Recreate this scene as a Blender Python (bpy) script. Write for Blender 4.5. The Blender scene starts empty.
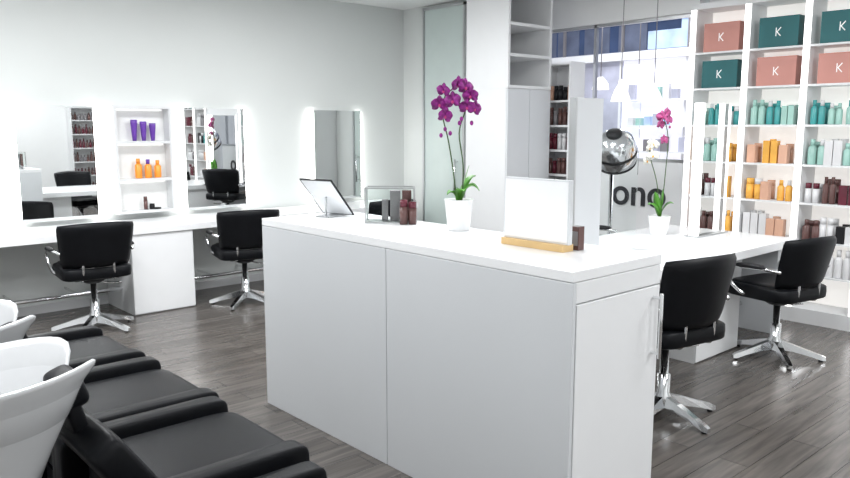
import bpy, bmesh, math, random
from mathutils import Vector, Matrix
random.seed(7)
S = bpy.context.scene
try:
    S.view_settings.view_transform = 'Standard'
    S.view_settings.look = 'None'
except Exception as e:
    print(e)

# ------------------------------------------------------------ materials
def mat(name, col, rough=0.5, metal=0.0, emis=None, es=0.0, var=0.04, nscale=6.0, bump=0.0, coat=0.0, trans=0.0, ior=1.45, spec=0.5):
    m = bpy.data.materials.new(name); m.use_nodes = True
    nt = m.node_tree; b = nt.nodes['Principled BSDF']
    b.inputs['Roughness'].default_value = rough
    b.inputs['Metallic'].default_value = metal
    b.inputs['Coat Weight'].default_value = coat
    b.inputs['Transmission Weight'].default_value = trans
    b.inputs['IOR'].default_value = ior
    b.inputs['Specular IOR Level'].default_value = spec
    tc = nt.nodes.new('ShaderNodeTexCoord')
    n = nt.nodes.new('ShaderNodeTexNoise'); n.inputs['Scale'].default_value = nscale
    n.inputs['Detail'].default_value = 4
    nt.links.new(tc.outputs['Object'], n.inputs['Vector'])
    r = nt.nodes.new('ShaderNodeValToRGB')
    lo = [max(0, c*(1-var)) for c in col]; hi = [min(1, c*(1+var)) for c in col]
    r.color_ramp.elements[0].position = 0.3; r.color_ramp.elements[1].position = 0.7
    r.color_ramp.elements[0].color = (*lo, 1); r.color_ramp.elements[1].color = (*hi, 1)
    nt.links.new(n.outputs['Fac'], r.inputs['Fac'])
    nt.links.new(r.outputs['Color'], b.inputs['Base Color'])
    if bump > 0:
        n2 = nt.nodes.new('ShaderNodeTexNoise'); n2.inputs['Scale'].default_value = nscale*25
        nt.links.new(tc.outputs['Object'], n2.inputs['Vector'])
        bp = nt.nodes.new('ShaderNodeBump'); bp.inputs['Strength'].default_value = bump
        bp.inputs['Distance'].default_value = 0.002
        nt.links.new(n2.outputs['Fac'], bp.inputs['Height'])
        nt.links.new(bp.outputs['Normal'], b.inputs['Normal'])
    if emis:
        b.inputs['Emission Color'].default_value = (*emis, 1)
        b.inputs['Emission Strength'].default_value = es
    return m

def floor_mat():
    m = bpy.data.materials.new('dark_wood_floor'); m.use_nodes = True
    nt = m.node_tree; b = nt.nodes['Principled BSDF']
    tc = nt.nodes.new('ShaderNodeTexCoord')
    br = nt.nodes.new('ShaderNodeTexBrick')
    br.inputs['Scale'].default_value = 1.0
    br.inputs['Brick Width'].default_value = 1.3
    br.inputs['Row Height'].default_value = 0.15
    br.inputs['Mortar Size'].default_value = 0.0025
    br.inputs['Color1'].default_value = (0.088, 0.079, 0.073, 1)
    br.inputs['Color2'].default_value = (0.130, 0.118, 0.110, 1)
    br.inputs['Mortar'].default_value = (0.035, 0.031, 0.029, 1)
    br.offset = 0.37
    nt.links.new(tc.outputs['Object'], br.inputs['Vector'])
    mp = nt.nodes.new('ShaderNodeMapping'); mp.inputs['Scale'].default_value = (1.5, 18, 1)
    nt.links.new(tc.outputs['Object'], mp.inputs['Vector'])
    n = nt.nodes.new('ShaderNodeTexNoise'); n.inputs['Scale'].default_value = 1.6; n.inputs['Detail'].default_value = 8
    n.inputs['Distortion'].default_value = 0.6
    nt.links.new(mp.outputs['Vector'], n.inputs['Vector'])
    r = nt.nodes.new('ShaderNodeValToRGB')
    r.color_ramp.elements[0].position = 0.3; r.color_ramp.elements[0].color = (0.60, 0.60, 0.60, 1)
    r.color_ramp.elements[1].position = 0.72; r.color_ramp.elements[1].color = (1.30, 1.28, 1.25, 1)
    nt.links.new(n.outputs['Fac'], r.inputs['Fac'])
    mx = nt.nodes.new('ShaderNodeMix'); mx.data_type = 'RGBA'; mx.blend_type = 'MULTIPLY'
    mx.inputs[0].default_value = 1.0
    nt.links.new(br.outputs['Color'], mx.inputs[6]); nt.links.new(r.outputs['Color'], mx.inputs[7])
    nt.links.new(mx.outputs[2], b.inputs['Base Color'])
    b.inputs['Roughness'].default_value = 0.26
    bp = nt.nodes.new('ShaderNodeBump'); bp.inputs['Strength'].default_value = 0.12; bp.inputs['Distance'].default_value = 0.002
    nt.links.new(n.outputs['Fac'], bp.inputs['Height']); nt.links.new(bp.outputs['Normal'], b.inputs['Normal'])
    return m

WALL = mat('wall_paint', (0.69, 0.715, 0.705), 0.7, var=0.015, nscale=1.5)
WALLW = mat('white_wall_paint', (0.81, 0.82, 0.82), 0.6, var=0.01)
CEIL = mat('ceiling_paint', (0.83, 0.84, 0.84), 0.9, var=0.01)
FLOOR = floor_mat()
LAM = mat('grey_white_laminate', (0.63, 0.65, 0.67), 0.35, var=0.01, nscale=2)
WHITE = mat('white_laminate', (0.83, 0.84, 0.85), 0.22, var=0.01)
WHITEM = mat('white_matt', (0.78, 0.79, 0.80), 0.5, var=0.01)
BLK = mat('black_leather', (0.005, 0.0055, 0.007), 0.42, var=0.2, nscale=10, bump=0.25, spec=.18)
BLK2 = mat('black_plastic', (0.010, 0.010, 0.012), 0.45, spec=.35)
CHR = mat('chrome', (0.80, 0.81, 0.82), 0.12, 1.0, var=0.01)
ALU = mat('brushed_aluminium', (0.55, 0.56, 0.57), 0.3, 1.0, var=0.03)
MIRR = mat('mirror_glass', (0.84, 0.86, 0.86), 0.015, 1.0, var=0.001)
LED = mat('led_strip', (1, 1, 1), 0.5, emis=(1, 0.98, 0.94), es=11.0)
LEDB = mat('backlit_panel', (0.82, 0.82, 0.80), 0.5, emis=(1, 0.96, 0.92), es=0.50, var=0.01)
LEDS = mat('lit_upright', (0.9, 0.9, 0.9), 0.5, emis=(1, 0.98, 0.97), es=2.2)
LEDC = mat('luminaire_diffuser', (0.9, 0.9, 0.9), 0.5, emis=(1, 0.99, 0.98), es=1.2)
CERAM = mat('white_ceramic', (0.60, 0.61, 0.62), 0.15, var=0.01, coat=0.3)
GLASS = mat('clear_glass', (0.97, 1, 0.99), 0.0, trans=1.0, ior=1.05, var=0.0)
FROST = mat('frosted_glass', (0.57, 0.65, 0.63), 0.3, var=0.02)
GOLD = mat('gold_brass', (0.72, 0.50, 0.24), 0.35, 0.6, var=0.05)
LEAF = mat('leaf_green', (0.09, 0.30, 0.035), 0.35, var=0.35, nscale=20)
STEM = mat('stem_dark_green', (0.05, 0.10, 0.03), 0.5, var=0.2)
PURP = mat('orchid_purple', (0.25, 0.014, 0.21), 0.5, var=0.45, nscale=60)
PURPD = mat('orchid_lip', (0.60, 0.06, 0.25), 0.5, var=0.2)
PINK = mat('orchid_pink', (0.50, 0.10, 0.28), 0.5, var=0.2)
PETW = mat('orchid_white', (0.85, 0.85, 0.78), 0.5)
SOIL = mat('bark_soil', (0.07, 0.045, 0.03), 0.9, var=0.5, nscale=60)
TEAL = mat('teal_card', (0.012, 0.12, 0.13), 0.45, var=0.05)
SALM = mat('salmon_card', (0.56, 0.26, 0.22), 0.5, var=0.04)
SALM2 = mat('blush_tin', (0.68, 0.40, 0.28), 0.3, var=0.04)
TEALB = mat('aqua_bottle', (0.06, 0.33, 0.33), 0.25, var=0.1)
AQUAL = mat('pale_green_bottle', (0.34, 0.56, 0.50), 0.25, var=0.1)
YEL = mat('amber_bottle', (0.85, 0.44, 0.08), 0.25, var=0.1)
ORG = mat('orange_bottle', (0.85, 0.30, 0.04), 0.3, var=0.1)
RED = mat('burgundy_bottle', (0.11, 0.014, 0.028), 0.2, var=0.2)
WB = mat('white_bottle', (0.70, 0.70, 0.71), 0.3)
INK = mat('white_ink', (0.9, 0.9, 0.9), 0.5, emis=(1, 1, 1), es=.15)
PURB = mat('violet_bottle', (0.14, 0.05, 0.36), 0.3)
BROWN = mat('brown_jar', (0.12, 0.06, 0.055), 0.2, var=0.2)
GREYB = mat('grey_carton', (0.22, 0.21, 0.22), 0.5)
TABL = mat('tablet_back_silver', (0.86, 0.88, 0.90), 0.4, 0.0, var=0.03, nscale=14)
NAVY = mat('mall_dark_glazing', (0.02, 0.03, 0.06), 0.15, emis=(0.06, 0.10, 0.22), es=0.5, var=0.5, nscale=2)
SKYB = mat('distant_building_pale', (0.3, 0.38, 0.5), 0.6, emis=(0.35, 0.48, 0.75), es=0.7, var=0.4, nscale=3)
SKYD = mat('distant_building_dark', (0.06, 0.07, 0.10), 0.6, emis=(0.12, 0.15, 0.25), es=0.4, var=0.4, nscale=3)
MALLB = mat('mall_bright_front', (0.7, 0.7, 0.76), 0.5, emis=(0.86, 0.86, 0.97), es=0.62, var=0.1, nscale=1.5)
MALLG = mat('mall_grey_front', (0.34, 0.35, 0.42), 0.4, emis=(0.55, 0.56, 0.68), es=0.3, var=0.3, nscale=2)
MALLF = mat('mall_tile_floor', (0.5, 0.48, 0.46), 0.2, var=0.1)
POSTG = mat('poster_grey', (0.32, 0.33, 0.35), 0.3, var=0.35, nscale=5)
POSTD = mat('poster_dark', (0.03, 0.03, 0.035), 0.3, var=0.3)
SHADE = mat('pendant_shade', (0.85, 0.84, 0.8), 0.4, emis=(1, 0.95, 0.85), es=0.6)
SILV = mat('silver_plastic', (0.60, 0.61, 0.63), 0.16, .9, var=0.05)
VISOR = mat('smoke_visor', (0.03, 0.032, 0.036), 0.1, 0, coat=.5)

# ------------------------------------------------------------ mesh builder
def spow(v, e): return math.copysign(abs(v)**e, v)
def smooth_path(pts, n=6):
    P = [Vector(p) for p in pts]
    if len(P) < 3: return P
    P = [2*P[0]-P[1]] + P + [2*P[-1]-P[-2]]
    out = []
    for i in range(1, len(P)-2):
        for k in range(n):
            t = k/n
            a, b, c, d = P[i-1], P[i], P[i+1], P[i+2]
            out.append(0.5*((2*b)+(c-a)*t+(2*a-5*b+4*c-d)*t*t+(3*b-a-3*c+d)*t**3))
    out.append(P[-2]); return out

class M:
    def __init__(s): s.bm = bmesh.new(); s.mats = []; s.T = Matrix.Identity(4)
    def mi(s, m):
        if m not in s.mats: s.mats.append(m)
        return s.mats.index(m)
    def v(s, p): return s.bm.verts.new(s.T @ Vector(p))
    def face(s, vs, m, sm=False):
        try:
            f = s.bm.faces.new(vs); f.material_index = s.mi(m); f.smooth = sm
        except ValueError: pass
    def box(s, x0, x1, y0, y1, z0, z1, m):
        c = [s.v((x, y, z)) for z in (z0, z1) for x, y in ((x0, y0), (x1, y0), (x1, y1), (x0, y1))]
        for q in ((3,2,1,0), (4,5,6,7), (0,1,5,4), (1,2,6,5), (2,3,7,6), (3,0,4,7)):
            s.face([c[i] for i in q], m)
    def obox(s, c, size, rot, m):
        old = s.T; s.T = old @ Matrix.Translation(c) @ rot.to_4x4()
        x, y, z = [k/2 for k in size]; s.box(-x, x, -y, y, -z, z, m); s.T = old
    def rings(s, R, m, cap0=True, cap1=True, sm=True):
        V = [[s.v(p) for p in r] for r in R]; n = len(V[0])
        for a, b in zip(V, V[1:]):
            for i in range(n):
                s.face([a[i], a[(i+1) % n], b[(i+1) % n], b[i]], m, sm)
        if cap0: s.face(V[0][::-1], m, sm)
        if cap1: s.face(V[-1], m, sm)
    def lathe(s, c, prof, m, seg=20, cap0=True, cap1=True):
        c = Vector(c)
        s.rings([[c+Vector((r*math.cos(2*math.pi*i/seg), r*math.sin(2*math.pi*i/seg), z)) for i in range(seg)] for r, z in prof], m, cap0, cap1)
    def tube(s, pts, r, m, seg=8, sm=True, n=5):
        P = smooth_path(pts, n) if len(pts) > 2 else [Vector(p) for p in pts]
        R = []; up = None; N = len(P)
        for i, p in enumerate(P):
            t = (P[min(i+1, N-1)]-P[max(i-1, 0)]).normalized()
            if up is None:
                up = Vector((0, 0, 1)) if abs(t.z) < .9 else Vector((1, 0, 0))
            a = (up - t*up.dot(t)).normalized(); up = a; b = t.cross(a)
            rr = r(i/(N-1)) if callable(r) else r
            R.append([p+(a*math.cos(2*math.pi*k/seg)+b*math.sin(2*math.pi*k/seg))*rr for k in range(seg)])
        s.rings(R, m, True, True, sm)
    def cyl(s, a, b, r, m, seg=14, r2=None):
        r2 = r if r2 is None else r2
        s.tube([a, b], (lambda t: r+(r2-r)*t), m, seg)
    def sbox(s, c, size, m, e=0.28, nu=28, nv=14, rot=None):
        old = s.T
        s.T = old @ Matrix.Translation(c) @ (rot.to_4x4() if rot else Matrix.Identity(4))
        R = []
        for j in range(nv+1):
            ph = -math.pi/2+math.pi*j/nv
            if j in (0, nv): cr = 0.02
            else: cr = spow(math.cos(ph), e)
            R.append([(size[0]/2*cr*spow(math.cos(2*math.pi*(i+.5)/nu), e), size[1]/2*cr*spow(math.sin(2*math.pi*(i+.5)/nu), e), size[2]/2*spow(math.sin(ph), e)) for i in range(nu)])
        s.rings(R, m); s.T = old
    def mesh(s, name):
        bmesh.ops.recalc_face_normals(s.bm, faces=s.bm.faces)
        me = bpy.data.meshes.new(name+'_mesh'); s.bm.to_mesh(me); s.bm.free()
        for m in s.mats: me.materials.append(m)
        return me
    def done(s, name, loc=(0,0,0), rz=0, bevel=0):
        return place(s.mesh(name), name, loc, rz, bevel)

def place(me, name, loc=(0,0,0), rz=0, bevel=0):
    o = bpy.data.objects.new(name, me); S.collection.objects.link(o)
    o.location = loc; o.rotation_euler = (0, 0, rz)
    if bevel:
        b = o.modifiers.new('bevel', 'BEVEL'); b.width = bevel; b.segments = 2; b.limit_method = 'ANGLE'; b.angle_limit = math.radians(50)
    return o
def slab(name, x0, x1, y0, y1, z0, z1, m, bevel=0):
    k = M(); k.box(x0, x1, y0, y1, z0, z1, m); return k.done(name, bevel=bevel)

# ------------------------------------------------------------ room shell
H = 2.96
slab('floor', -1.6, 6.5, -2.6, 7.1, -0.1, 0, FLOOR)
slab('floor_mall', 6.5, 13.2, -2.6, 12, -0.1, 0, MALLF)
slab('ceiling', -1.6, 6.55, -2.6, 7.1, H, H+.1, CEIL)
slab('wall_back', -1.6, 6.1, 7.0, 7.1, 0, H, WALL)
slab('wall_left', -1.7, -1.6, -2.6, 7.1, 0, H, WALLW)
slab('wall_front', -1.6, 6.6, -2.7, -2.6, 0, H, WALLW)
slab('wall_right', 6.72, 6.85, -2.6, 3.58, 0, H, WALLW)
slab('wall_side', 5.96, 6.1, 5.5, 7.0, 0, H, WALL)
slab('wall_partition', 6.1, 6.85, 5.5, 5.6, 0, H, WALLW)
slab('wall_shopfront_header', 6.55, 6.75, 3.58, 5.5, 2.63, H+.1, WALLW)
slab('baseboard_back', 0.0, 5.95, 6.985, 7.0, 0, .08, WHITEM)
slab('baseboard_side', 5.945, 5.96, 5.52, 6.98, 0, .08, WHITEM)

# frosted door on side wall
k = M()
k.box(5.925, 5.958, 5.95, 6.58, 0.0, 2.9, FROST)
for y in (5.93, 6.58): k.box(5.91, 5.958, y, y+.025, 0, 2.93, ALU)
k.box(5.91, 5.958, 5.93, 6.605, 2.9, 2.93, ALU)
k.cyl((5.88, 6.04, .9), (5.88, 6.04, 1.25), .012, CHR)
k.cyl((5.88, 6.04, .93), (5.925, 6.04, .93), .008, CHR); k.cyl((5.88, 6.04, 1.22), (5.925, 6.04, 1.22), .008, CHR)
k.done('door_1')

# tall cabinet with open cubbies at top
k = M()
x0, x1, y0, y1 = 5.5, 6.15, 4.93, 5.49
k.box(x0, x1, y0+.02, y1, 0.0, 1.97, WHITEM)
k.box(x0, x0+.03, y0, y1, 1.97, H-.005, WHITEM); k.box(x1-.03, x1, y0, y1, 1.97, H-.005, WHITEM)
k.box(x0+.03, x1-.03, y1-.02, y1, 1.97, H-.005, WHITEM)
for z in (1.97, 2.27, 2.56, 2.92): k.box(x0+.03, x1-.03, y0+.005, y1-.02, z, z+.03, WHITEM)
k.box(x0+.005, x0+.322, y0, y0+.02, .06, 1.965, LAM); k.box(x0+.328, x1-.005, y0, y0+.02, .06, 1.965, LAM)
k.done('tall_cabinet', bevel=.002)

# ------------------------------------------------------------ reception counter
k = M()
X0, X1, Y0, Y1, Z = 2.16, 2.74, 1.61, 3.78, 1.09
k.box(X0+.02, X1, Y0+.02, Y1, .0, Z-.04, LAM)
k.box(X0, X0+.02, Y0, 2.667, 0.0, Z-.042, LAM); k.box(X0, X0+.02, 2.671, Y1, 0.0, Z-.042, LAM)
k.box(X0, X1+.005, Y0, Y1, Z-.04, Z, WHITE)
k.box(X0+.02, X1, Y0, Y0+.02, .97, Z-.042, WHITEM)
k.box(X0+.024, X1-.02, Y0-.002, Y0+.02, .03, .965, WHITEM)
k.box(X1-.018, X1, Y0, Y0+.02, 0, .965, WHITEM)
hx = 2.69
k.tube([(hx, Y0, .69), (hx, Y0-.04, .69)], .006, CHR); k.tube([(hx, Y0, .92), (hx, Y0-.04, .92)], .006, CHR)
k.cyl((hx, Y0-.04, .67), (hx, Y0-.04, .94), .008, CHR)
k.done('reception_counter', bevel=.0025)

# ------------------------------------------------------------ wall desk
k = M()
k.box(0.2, 5.6, 6.33, 6.98, .70, .76, WHITE)
k.box(0.9-.3, 0.9+.26, 6.35, 6.98, 0, .70, WHITEM)
k.box(2.38, 2.93, 6.36, 6.98, .0, .70, WHITEM)
k.box(2.38, 2.93, 6.345, 6.36, .01, .695, WHITE)
k.box(4.0, 4.06, 6.36, 6.98, .0, .70, WHITEM)
k.box(5.3, 5.6, 6.35, 6.98, 0, .70, WHITEM)
for a, b in ((1.16, 2.38), (2.93, 4.0), (4.06, 5.3)):
    k.cyl((a, 6.62, .2), (b, 6.62, .2), .017, CHR)
    for t in (.3, .7): k.cyl((a+(b-a)*t, 6.62, .2), (a+(b-a)*t, 6.975, .2), .01, CHR, 8)
k.done('styling_desk', bevel=.003)

def wall_mirror(name, xa, xb):
    k = M()
    k.box(xa+.03, xb-.03, 6.955, 6.998, .83, 1.75, WHITEM)
    k.box(xa-.03, xa, 6.965, 6.998, .82, 1.76, LED); k.box(xb, xb+.03, 6.965, 6.998, .82, 1.76, LED)
    k.box(xa, xb, 6.945, 6.955, .80, 1.78, MIRR)
    return k.done(name)
wall_mirror('wall_mirror', 1.71, 2.335); wall_mirror('wall_mirror.001', 3.17, 3.80); wall_mirror('wall_mirror.002', 4.64, 5.27)

def bottle(k, x, y, z, r, h, m, cap=None, seg=10):
    k.lathe((x, y, z), [(r*.96, 0), (r, .01), (r, h*.66), (r*.6, h*.74), (r*.45, h*.76)], m, seg)
    k.lathe((x, y, z), [(r*.55, h*.76), (r*.55, h)], cap or m, seg)
def can(k, x, y, z, r, h, m, cap=None, seg=10):
    k.lathe((x, y, z), [(r, 0), (r, h*.72)], m, seg); k.lathe((x, y, z), [(r*.95, h*.725), (r*.95, h)], cap or m, seg)
# lit shelf niche
xa, xb = 2.48, 3.01
NB = mat('niche_back', (0.74, 0.75, 0.74), 0.5, emis=(1, .98, .95), es=.1)
NS = mat('niche_shelf', (0.66, 0.67, 0.68), 0.4)
k = M(); ya, yb = 6.86, 6.998
k.box(xa, xb, yb-.015, yb, .82, 1.79, NB)
k.box(xa, xa+.025, ya, yb-.015, .82, 1.79, NS); k.box(xb-.025, xb, ya, yb-.015, .82, 1.79, NS)
for z in (.82, 1.11, 1.45, 1.765): k.box(xa+.025, xb-.025, ya, yb-.015, z, z+.025, NS)
for z in (1.105, 1.445, 1.76): k.box(xa+.05, xb-.05, yb-.04, yb-.02, z-.008, z, LEDC)
k.done('wall_shelf')
k = M()
for i in range(3): k.lathe((xa+.20+.085*i, 6.92, 1.4755), [(.018, 0), (.022, .05), (.030, .16-.012*i), (.030, .19-.015*i)][::1], PURB, 12)
for i in range(3): bottle(k, xa+.22+.09*i, 6.92, 1.1355, .032, .18-.01*i, ORG, PURB if i == 1 else ORG)
can(k, xa+.33, 6.92, .8455, .024, .05, BLK2); can(k, xa+.27, 6.92, .8455, .018, .12, BROWN); k.lathe((xa+.37, 6.90, .8455), [(.035, 0), (.035, .015)], BLK2)
k.done('styling_product_bottles')

# ------------------------------------------------------------ island desk
k = M()
k.box(2.76, 5.95, 2.35, 3.45, .70, .76, WHITE)
k.box(4.70, 5.30, 2.48, 3.42, 0, .70, WHITEM)
k.box(4.70, 5.30, 2.465, 2.48, .01, .695, WHITE)
k.box(5.86, 5.92, 2.45, 3.35, 0, .70, LAM)
k.box(2.76, 3.2, 2.45, 3.35, 0, .70, WHITEM)
k.cyl((3.2, 2.72, .2), (4.7, 2.72, .2), .017, CHR); k.cyl((5.3, 2.72, .2), (5.86, 2.72, .2), .017, CHR)
k.done('island_styling_desk', bevel=.003)
k = M()
k.box(3.87, 4.14, 2.89, 2.94, .7605, 1.78, LAM)
k.box(3.855, 3.87, 2.89, 2.94, .7605, 1.78, ALU)
k.box(4.14, 4.60, 2.91, 2.914, .7605, 1.78, GLASS)
k.done('station_partition')
k = M()
k.box(5.45, 5.84, 2.905, 2.935, .775, 1.775, WHITEM)
k.box(5.45, 5.84, 2.895, 2.904, .775, 1.78, MIRR); k.box(5.45, 5.84, 2.936, 2.945, .775, 1.78, MIRR)
k.box(5.40, 5.45, 2.89, 2.95, .7605, 1.78, LEDS); k.box(5.84, 5.86, 2.89, 2.95, .7605, 1.78, LEDS)
k.box(5.39, 5.87, 2.86, 2.98, .7605, .772, ALU)
k.done('station_mirror')

# ------------------------------------------------------------ salon chair
def salon_chair_mesh(foot=False, lift=0.0, bh=.355, b0=.535, spin=.3):
    k = M()
    for i in range(5):
        a = 2*math.pi*i/5+spin; c, s_ = math.cos(a), math.sin(a); p = Vector((c, s_, 0)); q = Vector((-s_, c, 0))
        R = []
        for t, w, zt, zb in ((.03, .03, .125, .06), (.12, .026, .10, .055), (.24, .022, .062, .03), (.30, .02, .045, .012), (.325, .014, .035, .012)):
            R.append([p*t-q*w+Vector((0, 0, zb)), p*t+q*w+Vector((0, 0, zb)), p*t+q*w*.7+Vector((0, 0, zt)), p*t-q*w*.7+Vector((0, 0, zt))])
        k.rings(R, CHR, sm=False)
        k.lathe(tuple(p*.295), [(.016, 0), (.016, .014)], BLK2, 10)
    k.lathe((0, 0, 0), [(.05, .05), (.05, .12), (.036, .14), (.036, .24), (.024, .245), (.024, .40+lift)], CHR, 18)
    k.T = Matrix.Translation((0, 0, lift))
    k.lathe((0, 0, 0), [(.06, .38), (.11, .41), (.11, .43)], BLK2, 18)
    k.box(-.16, .16, -.16, .16, .425, .445, BLK2)
    k.tube([(.03, .0, .39), (.12, -.04, .37), (.2, -.06, .37)], .007, CHR)
    k.sbox((0, .02, .485), (.52, .50, .105), BLK, e=.3)
    k.sbox((0, .03, .52), (.46, .44, .06), BLK, e=.35)
    R = []; nv = 14; nu = 16
    for j in range(nv+1):
        v = j/nv; e = (1-abs(2*v-1)**6)**.5 if 0 < j < nv else .05
        T = .028*max(e, .05)
        W = (.25+.035*v)*(1-.05*(1-e))
        z = b0+bh*v; yc = -.225-.075*v
        top = []; bot = []
        for i in range(nu+1):
            u = -1+2*i/nu; eu = max(.08, (1-abs(u)**6)**.5)
            x = u*W; y = yc+.09*u*u; zz = z-.02*u*u*v
            top.append((x, y+T*eu, zz)); bot.append((x, y-T*eu, zz))
        R.append(top+bot[::-1])
    k.rings(R, BLK)
    for sx in (-1, 1): k.tube([(sx*.12, -.02, .43), (sx*.12, -.16, .43), (sx*.115, -.215, .46), (sx*.11, -.225, .60)], .010, CHR)
    for sx in (-1, 1):
        k.tube([(sx*.262, -.19, .655), (sx*.295, -.08, .665), (sx*.30, .08, .66), (sx*.298, .17, .64), (sx*.292, .205, .595), (sx*.28, .17, .53), (sx*.262, .10, .475), (sx*.2, .04, .445)], .012, CHR)
        k.tube([(sx*.292, -.10, .673), (sx*.30, .02, .675), (sx*.298, .13, .665)], lambda t: .019*(1-(abs(2*t-1))**6*.5), BLK2, 10)
    if foot:
        k.tube([(-.13, .10, .43), (-.14, .24, .34), (-.15, .30, .20), (-.15, .33, .16), (0, .34, .155), (.15, .33, .16), (.15, .30, .20), (.14, .24, .34), (.13, .10, .43)], .010, CHR)
        k.tube([(-.15, .285, .22), (.15, .285, .22)], .009, CHR)
    return k.mesh('salon_chair')
ch = salon_chair_mesh(); chf = salon_chair_mesh(True, .02, .40, .53, .9); chb = salon_chair_mesh(False, .13)
def face(dx, dy): return math.atan2(dy, dx)-math.pi/2
place(ch, 'salon_chair', (1.99, 6.15, 0), face(.1, .95))
place(ch, 'salon_chair.001', (3.33, 6.16, 0), face(.25, .95))
place(ch, 'salon_chair.002', (4.85, 6.05, 0), face(.1, .95))
place(chf, 'salon_chair.003', (3.71, 2.13, 0), face(.18, .97))
place(ch, 'salon_chair.004', (5.28, 2.19, 0), face(.2, 1))
place(chb, 'salon_chair.005', (5.22, 3.80, 0), face(.8, -.6))

# ------------------------------------------------------------ hood dryer (behind island)
k = M(); hx, hy = 5.98, 4.06
for i in range(5):
    a = 2*math.pi*i/5; p = Vector((math.cos(a), math.sin(a), 0))
    k.tube([Vector((0, 0, .07))+p*.02, p*.3+Vector((0, 0, .045))], .014, CHR); k.lathe(tuple(p*.29), [(.022, 0), (.022, .04)], BLK2, 10)
k.lathe((0, 0, 0), [(.045, .04), (.045, .12), (.02, .13), (.02, 1.24)], CHR, 16)
old = k.T
k.tube([(0, 0, 1.20), (.04, -.02, 1.34), (.03, -.06, 1.46), (-.02, -.10, 1.52)], .018, SILV)
k.T = Matrix.Translation((-.12, -.11, 1.40)) @ Matrix.Rotation(math.radians(38), 4, Vector((.45, -.9, 0)))
k.lathe((0, 0, 0), [(.165, -.14), (.185, -.11), (.19, -.04), (.185, .04), (.16, .11), (.11, .155), (.05, .175), (.01, .18)], SILV, 32, False, True)
k.lathe((0, 0, 0), [(.165, -.14), (.15, -.12), (.155, -.04), (.14, .05), (.02, .11)], VISOR, 32, False, True)
k.rings([[((.172+.012*math.cos(b))*math.cos(2*math.pi*i/30), (.172+.012*math.cos(b))*math.sin(2*math.pi*i/30), -.135+.012*math.sin(b)) for i in range(30)] for b in [j*2*math.pi/8 for j in range(9)]], BLK2, False, False)
k.lathe((0, 0, 0), [(.191, -.03), (.194, -.025), (.194, -.005), (.190, .0)], BLK2, 32, False, False)
k.lathe((0, 0, 0), [(.07, .16), (.07, .19), (.05, .205), (.01, .21)], BLK2, 20)
k.T = old
k.done('hood_hair_dryer', (hx, hy, 0))

# ------------------------------------------------------------ wash units
def wash_mesh():
    k = M()
    k.box(.02, .46, -.22, .22, 0, .22, BLK2)
    k.sbox((.27, 0, .38), (.56, .50, .24), BLK, e=.2)
    k.sbox((.29, 0, .485), (.50, .45, .09), BLK, e=.25)
    for s_ in (-1, 1):
        k.sbox((.23, s_*.285, .335), (.62, .085, .45), BLK, e=.14)
    k.sbox((-.01, 0, .57), (.11, .48, .32), BLK, e=.25, rot=Matrix.Rotation(math.radians(-34), 3, 'Y'))
    k.sbox((-.115, 0, .82), (.09, .14, .12), BLK, e=.5, rot=Matrix.Rotation(math.radians(-20), 3, 'Y'))
    k.sbox((-.10, 0, .72), (.05, .13, .20), BLK, e=.4, rot=Matrix.Rotation(math.radians(-15), 3, 'Y'))
    cx = -.30; n = 48
    def ring(s_, z, ins=0):
        out = []
        for i in range(n):
            th = 2*math.pi*i/n; d = th if th < math.pi else th-2*math.pi
            g = math.exp(-(d/.38)**2)
            a = (.285-ins)*s_; b = (.25-ins)*s_
            fr = max(0, s_-.35)/.65
            out.append((cx-(.06*(1-s_))+a*math.cos(th)*(1-.36*g*fr), b*math.sin(th), z-.12*g*fr**2*(1 if z > .7 else .3)+.03*fr*(math.cos(th))))
        return out
    outer = [(.30, .38), (.34, .46), (.43, .55), (.58, .66), (.76, .78), (.90, .865), (1.0, .905), (1.01, .918)]
    inner = [(.985, .922), (.93, .90), (.86, .84), (.74, .76), (.5, .70), (.2, .68)]
    k.rings([ring(a, z) for a, z in outer+inner], CERAM)
    k.lathe((cx-.04, 0, 0), [(.13, 0), (.12, .02), (.10, .2), (.10, .42)], CERAM, 24)
    k.lathe((cx-.05, 0, .681), [(.025, 0), (.025, .004)], CHR, 14)
    k.tube([(cx-.24, .08, .88), (cx-.24, .08, .98), (cx-.19, .06, 1.01), (cx-.13, .05, .96)], .012, CHR)
    return k.mesh('wash')
wm = wash_mesh()
place(wm, 'shampoo_wash_chair', (.78, 2.36, 0)); place(wm, 'shampoo_wash_chair.001', (.80, 3.04, 0)); place(wm, 'shampoo_wash_chair.002', (.80, 3.78, 0))
k = M()
k.box(.02, .46, -.22, .22, 0, .22, BLK2)
k.sbox((.25, 0, .38), (.60, .50, .24), BLK, e=.2); k.sbox((.25, 0, .475), (.54, .45, .08), BLK, e=.25)
for s_ in (-1, 1): k.sbox((.23, s_*.285, .32), (.62, .085, .43), BLK, e=.14)
k.done('padded_bench', (.76, 1.66, 0))

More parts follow.
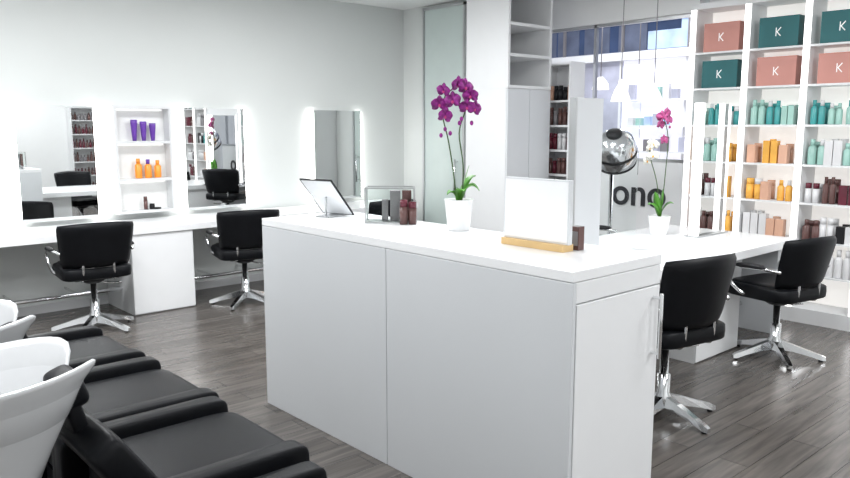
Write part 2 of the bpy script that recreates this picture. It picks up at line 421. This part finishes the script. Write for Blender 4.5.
# ------------------------------------------------------------ display shelves
ZS = [.40, .68, .99, 1.30, 1.62, 1.94, 2.25]
def display(name, xf, ys, lean=.32, H0=2.62):
    k = M(); xb = xf+lean
    a, b = min(ys), max(ys)
    k.box(xb-.02, xb, a, b, .1, H0, LEDB)
    k.box(xf, xb, a-.02, b+.02, 0, .12, WHITEM)
    k.box(xf, xb, a-.02, b+.02, H0, H0+.05, WHITEM)
    for y in ys:
        k.box(xf+.012, xb-.02, y-.024, y+.024, .12, H0, WHITEM); k.box(xf, xf+.012, y-.024, y+.024, .12, H0, LEDS)
    for i in range(len(ys)-1):
        p, q = sorted((ys[i], ys[i+1]))
        for z in ZS: k.box(xf+.02, xb-.02, p+.024, q-.024, z-.016, z, WHITEM)
    k.done(name)
display('product_display_shelf', 6.38, [3.54, 3.05, 2.56, 2.07])
display('retail_shelf_unit', 6.38, [.80, .32, -.16])

kK = M()
def giftbox(k, x, y, z, w, h, m):
    k.box(x, x+.16, y-w/2, y+w/2, z, z+h, m)
    zz = z+h*.5; xx = x-.0015; s_ = .034
    k.box(xx, x, y+.015, y+.022, zz-s_, zz+s_, INK)
    k.obox((x-.0008, y-.003, zz+.016), (.0015, .0075, .05), Matrix.Rotation(math.radians(42), 3, 'X'), INK)
    k.obox((x-.0008, y-.003, zz-.016), (.0015, .0075, .05), Matrix.Rotation(math.radians(-42), 3, 'X'), INK)
cent = [3.295, 2.805, 2.315]
for y, m in zip(cent, (SALM, TEAL, TEAL)): giftbox(kK, 6.42, y, 2.2505, .32, .245, m)
for y, m in zip(cent, (TEAL, SALM, SALM)): giftbox(kK, 6.42, y, 1.9405, .32, .235, m)
kK.done('gift_boxes')
kb = M()
def fill(k, yc, z, blocks, w=.40, x=6.45):
    n = len(blocks); bw = w/n
    for bi, m in enumerate(blocks):
        y = yc+w/2-bi*bw; yend = y-bw+.03
        r = random.uniform(.024, .034); h = random.uniform(.16, .23); kind = random.choice('bcbs')
        if m is SALM2: kind = 's'; r = .036; h = .18
        while y-2*r > yend-.04:
            cap = random.choice([m, WB, m])
            mm = m if random.random() < .85 else random.choice([WB, AQUAL if m in (TEALB, AQUAL) else WB])
            if kind == 's': k.box(x-.03, x+.03, y-2*r+.003, y, z+.0005, z+h*.85, mm)
            elif kind == 'b': bottle(k, x, y-r, z+.0005, r, h, mm, cap)
            else: can(k, x, y-r, z+.0005, r, h*.95, mm, cap)
            if random.random() < .6: can(k, x+.10, y-r, z+.0005, r*.95, h*.9, mm)
            y -= 2*r+random.choice([.004, .008])
rowpal = {
 (0, 1.62): [TEALB, TEALB], (1, 1.62): [AQUAL, TEALB, AQUAL], (2, 1.62): [TEALB, AQUAL, TEALB],
 (0, 1.30): [YEL, YEL], (1, 1.30): [SALM2, YEL, SALM2], (2, 1.30): [AQUAL, WB, AQUAL],
 (0, .99): [ORG, YEL], (1, .99): [YEL, SALM2, YEL], (2, .99): [RED, BROWN, RED],
 (0, .68): [SALM2, YEL], (1, .68): [WB, SALM2], (2, .68): [BROWN, WB, BLK2],
 (0, .40): [WB, YEL], (1, .40): [WB, WB], (2, .40): [WB, WB]}
for (b, z), p in rowpal.items(): fill(kb, cent[b], z, p)
kb.done('hair_product_bottles')
kb = M()
for c in (.56, .08):
    for z in ZS[1:]:
        fill(kb, c, z, random.choice([[BROWN, RED], [SALM2, WB], [BLK2, GREYB, WB], [SALM2, BROWN], [TEALB, BLK2]]))
kb.done('shampoo_bottles')

# narrow shelf on the front wall (seen in a mirror)
k = M(); kb = M()
for cx in (5.35,):
    k.box(cx-.34, cx+.34, -2.59, -2.57, .3, 2.0, WHITEM)
    for xx in (cx-.34, cx+.32): k.box(xx, xx+.02, -2.57, -2.32, .0, 2.0, WHITEM)
    for z in (.3, .6, .88, 1.16, 1.44, 1.72, 1.98):
        k.box(cx-.32, cx+.32, -2.57, -2.32, z, z+.02, WHITEM)
        if z < 1.9:
            x = cx-.28; pal = random.choice([[BROWN, RED], [GREYB, BROWN], [BLK2, GREYB]])
            while x < cx+.28:
                bottle(kb, x, -2.44, z+.0205, .028, random.uniform(.13, .2), random.choice(pal)); x += .068
k.done('narrow_shelf_unit'); kb.done('boxed_hair_care')

slab('wall_pier', 6.40, 6.72, .86, 2.0, 0, H-.002, WHITEM)

def text(body, name, loc, rot, size, m, ext=.004):
    c = bpy.data.curves.new(name, 'FONT'); c.body = body; c.size = size; c.extrude = ext; c.offset = size*.012
    c.materials.append(m); o = bpy.data.objects.new(name, c); S.collection.objects.link(o)
    o.location = loc; o.rotation_euler = rot; return o
k = M(); k.box(6.50, 6.56, 3.62, 4.70, 0, 1.30, WHITEM); k.box(6.495, 6.50, 3.62, 4.70, 1.27, 1.30, ALU); sb = k.done('shopfront_sign_board')
t = text('ono', 'lettering', (6.492, 4.40, .84), (math.radians(90), 0, math.radians(-90)), .38, POSTD)
t.parent = sb

# narrow display tower near shopfront
k = M(); kb = M()
xf, xb, ya, yb = 6.24, 6.48, 4.76, 5.12
k.box(xb-.02, xb, ya, yb, 0, 2.25, WHITEM)
k.box(xf, xb-.02, ya, ya+.02, 0, 2.25, WHITEM); k.box(xf, xb-.02, yb-.02, yb, 0, 2.25, WHITEM)
for z in (.1, .35, .6, .85, 1.1, 1.35, 1.6, 1.85, 2.22):
    k.box(xf, xb-.02, ya+.02, yb-.02, z, z+.02, WHITEM)
    if z < 2.2 and z > .3:
        y = ya+.06; pal = random.choice([[BROWN, RED], [BLK2, SALM2], [GREYB, BROWN], [WB, RED], [SALM2, GREYB]])
        while y < yb-.05:
            can(kb, xf+.08, y, z+.0205, .024, random.uniform(.12, .19), random.choice(pal)); y += .058
k.done('product_display_tower'); kb.done('hair_colour_tubes')

# ------------------------------------------------------------ pendants
def pendant(name, x, y, zb):
    k = M()
    k.lathe((x, y, 0), [(.05, H-.025), (.05, H)], WHITEM)
    k.cyl((x, y, zb+.18), (x, y, H-.02), .004, GREYB, 6)
    k.lathe((x, y, zb), [(.085, 0), (.08, .03), (.055, .10), (.025, .15), (.02, .19), (.012, .19), (.02, .145), (.047, .095), (.075, .01)], SHADE, 24, False, False)
    k.lathe((x, y, zb+.04), [(.01, .0), (.03, .02), (.03, .05), (.012, .09)], LEDC, 12)
    k.done(name)
pendant('pendant_lamp', 5.75, 3.84, 1.82); pendant('pendant_lamp.001', 6.15, 3.76, 1.80)

# ------------------------------------------------------------ mall beyond
slab('ceiling_mall', 6.75, 13.2, -2.6, 12, 4.3, 4.4, CEIL)
slab('wall_mall_end', 6.85, 13.2, 12, 12.1, 0, 4.3, WALLW)
slab('wall_mall_near_end', 6.85, 13.2, -2.7, -2.6, 0, 4.3, WALLW)
slab('wall_mall_side', 6.75, 6.85, 5.6, 12, 0, 4.3, WALLW)
slab('wall_mall_upper', 6.75, 6.85, -2.6, 5.6, H+.1, 4.3, WALLW)
k = M()
k.box(12.1, 12.2, -2.6, 12, 0, 4.3, MALLG)
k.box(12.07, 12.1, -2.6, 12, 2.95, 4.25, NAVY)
k.box(11.9, 12.1, -2.6, 12, 2.78, 2.92, WALLW)
k.box(12.04, 12.1, 3.0, 8.0, .1, 2.78, MALLB)
k.box(12.02, 12.1, 8.0, 11, 0.1, 2.7, MALLG)
y = 2.0
while y < 11.5:
    w_ = random.uniform(.25, .7); h_ = random.uniform(.2, .9)
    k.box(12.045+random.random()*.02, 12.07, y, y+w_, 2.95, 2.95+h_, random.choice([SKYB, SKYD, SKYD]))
    y += w_+random.uniform(-.05, .25)
y = -2.4
while y < 12:
    k.box(12.0, 12.04, y, y+.05, 2.92, 4.25, GREYB); k.box(12.0, 12.04, y+.02, y+.06, 0, 2.78, WALLW); y += 1.3
for z in (3.42, 3.95): k.box(12.0, 12.04, -2.6, 12, z, z+.05, GREYB)
for z in (.7, 1.15, 1.6, 2.05):
    k.box(11.85, 12.0, 5.4, 7.8, z, z+.03, WALLW)
    y = 5.45
    while y < 7.7:
        if random.random() < .6: k.box(11.88, 11.97, y, y+.12, z+.03, z+.03+random.uniform(.12, .28), random.choice([MALLG, SALM2, WB, GREYB, AQUAL, SKYB]))
        y += .17
for y, c in ((8.5, GREYB), (9.1, POSTG)):
    k.box(11.4, 11.7, y-.2, y+.2, 0, 1.4+.3*math.sin(y*3), c)
for (x, y, z) in ((10.5, 6.7, 2.55), (10.5, 7.4, 2.4)):
    k.cyl((x, y, z), (x, y, 4.3), .008, GREYB, 6); k.lathe((x, y, z-.2), [(.14, 0), (.12, .1), (.04, .2)], SHADE, 18)
k.obox((9.4, 7.0, 3.30), (.12, 4.5, .14), Matrix.Rotation(.12, 3, 'X'), GREYB)
k.done('mall_shopfront')

k = M()
for y in (3.60, 4.72, 5.46): k.box(6.60, 6.64, y, y+.03, 0, 2.63, ALU)
k.box(6.60, 6.64, 3.6, 5.49, 0, .05, ALU)
k.box(6.60, 6.64, 3.63, 5.46, 2.60, 2.63, ALU)
k.done('window_1')

# ------------------------------------------------------------ things on the counter
RV = Vector((.743, -.669, 0)); CV = Vector((-.669, -.743, 0))
def leaf(k, base, tip, w, arch, m=LEAF):
    base = Vector(base); tip = Vector(tip); d = tip-base; side = d.cross(Vector((0, 0, 1)))
    side = side.normalized() if side.length > 1e-4 else Vector((1, 0, 0))
    R = []; n = 10
    for i in range(n+1):
        t = i/n; c = base+d*t+Vector((0, 0, arch*4*t*(1-t)))
        ww = w*max(.06, math.sin(math.pi*min(1, .12+t*.88))**.7)
        R.append([c-side*ww+Vector((0, 0, ww*.35)), c+Vector((0, 0, -.004)), c+side*ww+Vector((0, 0, ww*.35)), c+Vector((0, 0, .002))])
    k.rings(R, m)
def flower(k, c, nrm, sz, m, lip, roll=0):
    nrm = Vector(nrm).normalized(); up = Vector((0, 0, 1)); a = up.cross(nrm).normalized(); b = nrm.cross(a)
    for i, (ang, L, W) in enumerate(((90, 1, .36), (210, .95, .34), (330, .95, .34), (12, 1.0, .60), (168, 1.0, .60))):
        an = math.radians(ang+roll); dr = a*math.cos(an)+b*math.sin(an); sd = nrm.cross(dr)
        n = 6; L *= sz; W *= sz; off = .0015*(i+1)
        R = []
        for j in range(n+1):
            t = j/n; w = W*max(.08, math.sin(math.pi*(.1+.86*t))**.8); p = Vector(c)+dr*L*t+nrm*(off+.12*sz*math.sin(t*2.6))
            R.append([p-sd*w-nrm*.1*w, p+nrm*.02*sz, p+sd*w-nrm*.1*w, p-nrm*.02*sz])
        k.rings(R, m)
    p = Vector(c)+nrm*.2*sz-b*.12*sz
    k.sbox(p, (.30*sz, .30*sz, .36*sz), lip, e=1, nu=10, nv=6)
def orchid(name, base, potr, poth, flowers, buds, stems, leaves, m, lip, fs):
    k = M(); B = Vector(base)
    def W(r, z, d=0): return B+RV*r+CV*d+Vector((0, 0, z))
    k.lathe(base, [(potr*.72, 0.0005), (potr*.76, .004), (potr*.88, poth*.5), (potr, poth*.96), (potr*1.02, poth), (potr*.92, poth), (potr*.88, poth*.88)], WHITE, 28, True, False)
    k.lathe(base, [(potr*.90, poth*.86), (potr*.5, poth*.92), (.005, poth*.93)], SOIL, 20)
    for st in stems: k.tube([W(*p) for p in st], .0035, STEM, 6)
    for (r0, z0, d0, r1, z1, d1, w, ar) in leaves: leaf(k, W(r0, z0, d0), W(r1, z1, d1), w, ar)
    for i, f in enumerate(flowers):
        nr = CV+RV*random.uniform(-.8, .8)+Vector((0, 0, random.uniform(-.3, .2)))
        mm, ll = (f[3], f[4]) if len(f) > 3 else (m, lip)
        flower(k, W(f[0], f[1], f[2]), nr, fs*random.uniform(.82, 1.05), mm, ll, random.uniform(-15, 15))
        k.tube([W(f[0], f[1], f[2]-.005), W(f[0]*.9, f[1]-.01, f[2]-.03)], .002, STEM, 5)
    for b in buds: k.sbox(W(*b), (.018, .018, .024), m, e=1, nu=10, nv=8)
    k.done(name)
orchid('potted_orchid', (2.64, 2.68, 1.09), .072, .155,
  [(-.075,.685,.02),(-.01,.715,.0),(.055,.66,.02),(-.10,.62,-.01),(-.03,.635,.04),(.035,.605,.03),(-.075,.565,.02),(.07,.60,-.02),(.025,.70,-.01)],
  [(-.07,.50,0),(-.045,.48,.01),(.0,.53,.01),(-.09,.47,0),(.01,.55,0),(.06,.53,0)],
  [[(-.01,.14,0),(-.03,.30,.01),(-.055,.45,.0),(-.08,.56,-.01),(-.07,.66,-.02),(-.01,.71,-.03)],
   [(.015,.14,0),(.02,.32,.0),(.0,.48,-.01),(.03,.59,-.02),(.05,.67,-.02)]],
  [(0,.14,0,.05,.325,0,.030,.0),(0,.14,0,.10,.20,.02,.036,.05),(0,.14,0,.085,.27,-.04,.032,.03),(0,.14,0,-.06,.18,.03,.028,.03),(0,.14,0,.02,.2,.09,.028,.03)],
  PURP, PURPD, .046)
orchid('potted_orchid.001', (5.34, 3.17, .76), .085, .15,
  [(-.01,.92,0),(.03,.89,.02),(-.03,.86,.01),(.02,.95,0),(-.11,.68,.02,PETW,YEL),(-.08,.62,.03,PETW,YEL),(-.12,.58,.0,PETW,YEL),(-.07,.71,0,PETW,YEL),(.0,.74,.02)],
  [(.05,.84,0)], [[(0,.14,0),(-.03,.4,0),(-.09,.6,0),(-.11,.70,0)], [(.01,.14,0),(.03,.45,0),(.04,.75,0),(0,.92,0)]],
  [(0,.14,0,.02,.36,0,.045,.0),(0,.14,0,.1,.25,.02,.035,.04),(0,.14,0,-.1,.24,.02,.035,.04),(0,.14,0,-.05,.34,.03,.04,.0)],
  PINK, PURPD, .05)

# tablet on stand
k = M()
T0 = Matrix.Translation((2.58, 3.62, 1.0925)) @ Matrix.Rotation(math.radians(16), 4, 'Z')
k.T = T0 @ Matrix.Translation((0, 0, .008)) @ Matrix.Rotation(math.radians(-44), 4, 'Y')
k.box(-.007, .0, -.115, .115, .0, .295, BLK2)
k.box(-.0095, -.007, -.106, .106, .009, .286, TABL)
k.box(.0, .0015, -.105, .105, .012, .283, POSTG)
k.T = T0
k.box(-.15, .03, -.05, .05, -.0015, .004, ALU)
k.tube([(-.12, 0, .003), (-.115, 0, .11)], .006, ALU)
k.done('tablet')

# acrylic display with jars
k = M()
cx, cy, z0 = 2.60, 3.17, 1.0905
w, d, h = .13, .065, .19
R = Matrix.Rotation(math.radians(-42), 4, 'Z'); k.T = Matrix.Translation((cx, cy, z0)) @ R
for sx in (-1, 1):
    for sy in (-1, 1): k.box(sx*w-.004, sx*w+.004, sy*d-.004, sy*d+.004, 0, h, ALU)
    k.box(sx*w-.004, sx*w+.004, -d, d, h-.007, h, ALU)
    k.box(sx*w-.001, sx*w+.001, -d, d, .006, h-.007, GLASS)
for sy in (-1, 1):
    k.box(-w, w, sy*d-.004, sy*d+.004, h-.007, h, ALU); k.box(-w, w, sy*d-.001, sy*d+.001, .006, h-.007, GLASS)
k.box(-w, w, -d, d, 0, .006, ALU)
k.box(.0, .055, -.02, .04, .0065, .17, GREYB); k.box(-.045, -.012, 0, .035, .0065, .12, GREYB); k.box(.065, .115, -.01, .04, .0065, .17, BROWN)
k.done('acrylic_display_stand')
k = M()
k.T = Matrix.Translation((2.595, 3.02, z0)) @ R
for i, x in enumerate((-.02, .026)): can(k, x, 0, 0, .022, .13-.01*i, BROWN, RED, 14)
k.done('hair_product_jars')

# white board with gold base
k = M()
k.box(2.465, 2.535, 1.895, 2.235, 1.0905, 1.120, GOLD)
k.box(2.488, 2.512, 1.885, 2.24, 1.120, 1.385, LAM)
k.box(2.4865, 2.488, 1.892, 2.233, 1.127, 1.378, WHITE)
k.done('display_plaque', bevel=.002)
k = M(); k.box(2.555, 2.595, 1.885, 1.925, 1.0905, 1.19, BROWN); k.box(2.553, 2.555, 1.888, 1.922, 1.11, 1.17, GREYB); k.done('product_carton', bevel=.002)

# ------------------------------------------------------------ lights
def area(name, loc, size, power, col=(1, .99, .97), sy=None, rot=(0, 0, 0)):
    l = bpy.data.lights.new(name, 'AREA'); l.energy = power; l.color = col; l.shape = 'RECTANGLE'; l.size = size; l.size_y = sy or size
    o = bpy.data.objects.new(name, l); S.collection.objects.link(o); o.location = loc; o.rotation_euler = rot
    return o
CP = [(1.0, 5.0), (3.6, 5.0), (0.4, 2.4), (3.6, 3.2), (4.6, .8), (1.2, -.6), (4.0, -1.4)]
PW = [90, 46, 52, 50, 56, 60, 50]
for i, (x, y) in enumerate(CP):
    k = M(); k.box(x-.64, x+.64, y-.34, y+.34, H-.02, H-.001, ALU); k.box(x-.6, x+.6, y-.3, y+.3, H-.022, H-.02, LEDC)
    k.done('ceiling_light' + ('' if i == 0 else '.%03d' % i))
    area('ceiling_lamp_%d' % i, (x, y, H-.03), 1.2, PW[i], (.975, .988, 1.0), .6)
area('mall_lamp_1', (9.5, 7, 4.2), 3, 220, (.92, .94, 1)); area('mall_lamp_2', (9.5, 2, 4.2), 3, 120, (.92, .94, 1))
w = bpy.data.worlds.new('world'); S.world = w; w.use_nodes = True
w.node_tree.nodes['Background'].inputs[0].default_value = (.8, .87, 1, 1); w.node_tree.nodes['Background'].inputs[1].default_value = .6

# ------------------------------------------------------------ camera
cam = bpy.data.cameras.new('camera'); cam.sensor_width = 36; cam.lens = 32.06; cam.clip_start = .05
co = bpy.data.objects.new('camera', cam); S.collection.objects.link(co)
co.location = (0, 0, 1.6); co.rotation_euler = (math.radians(90-8.41), 0, math.radians(-42)); S.camera = co
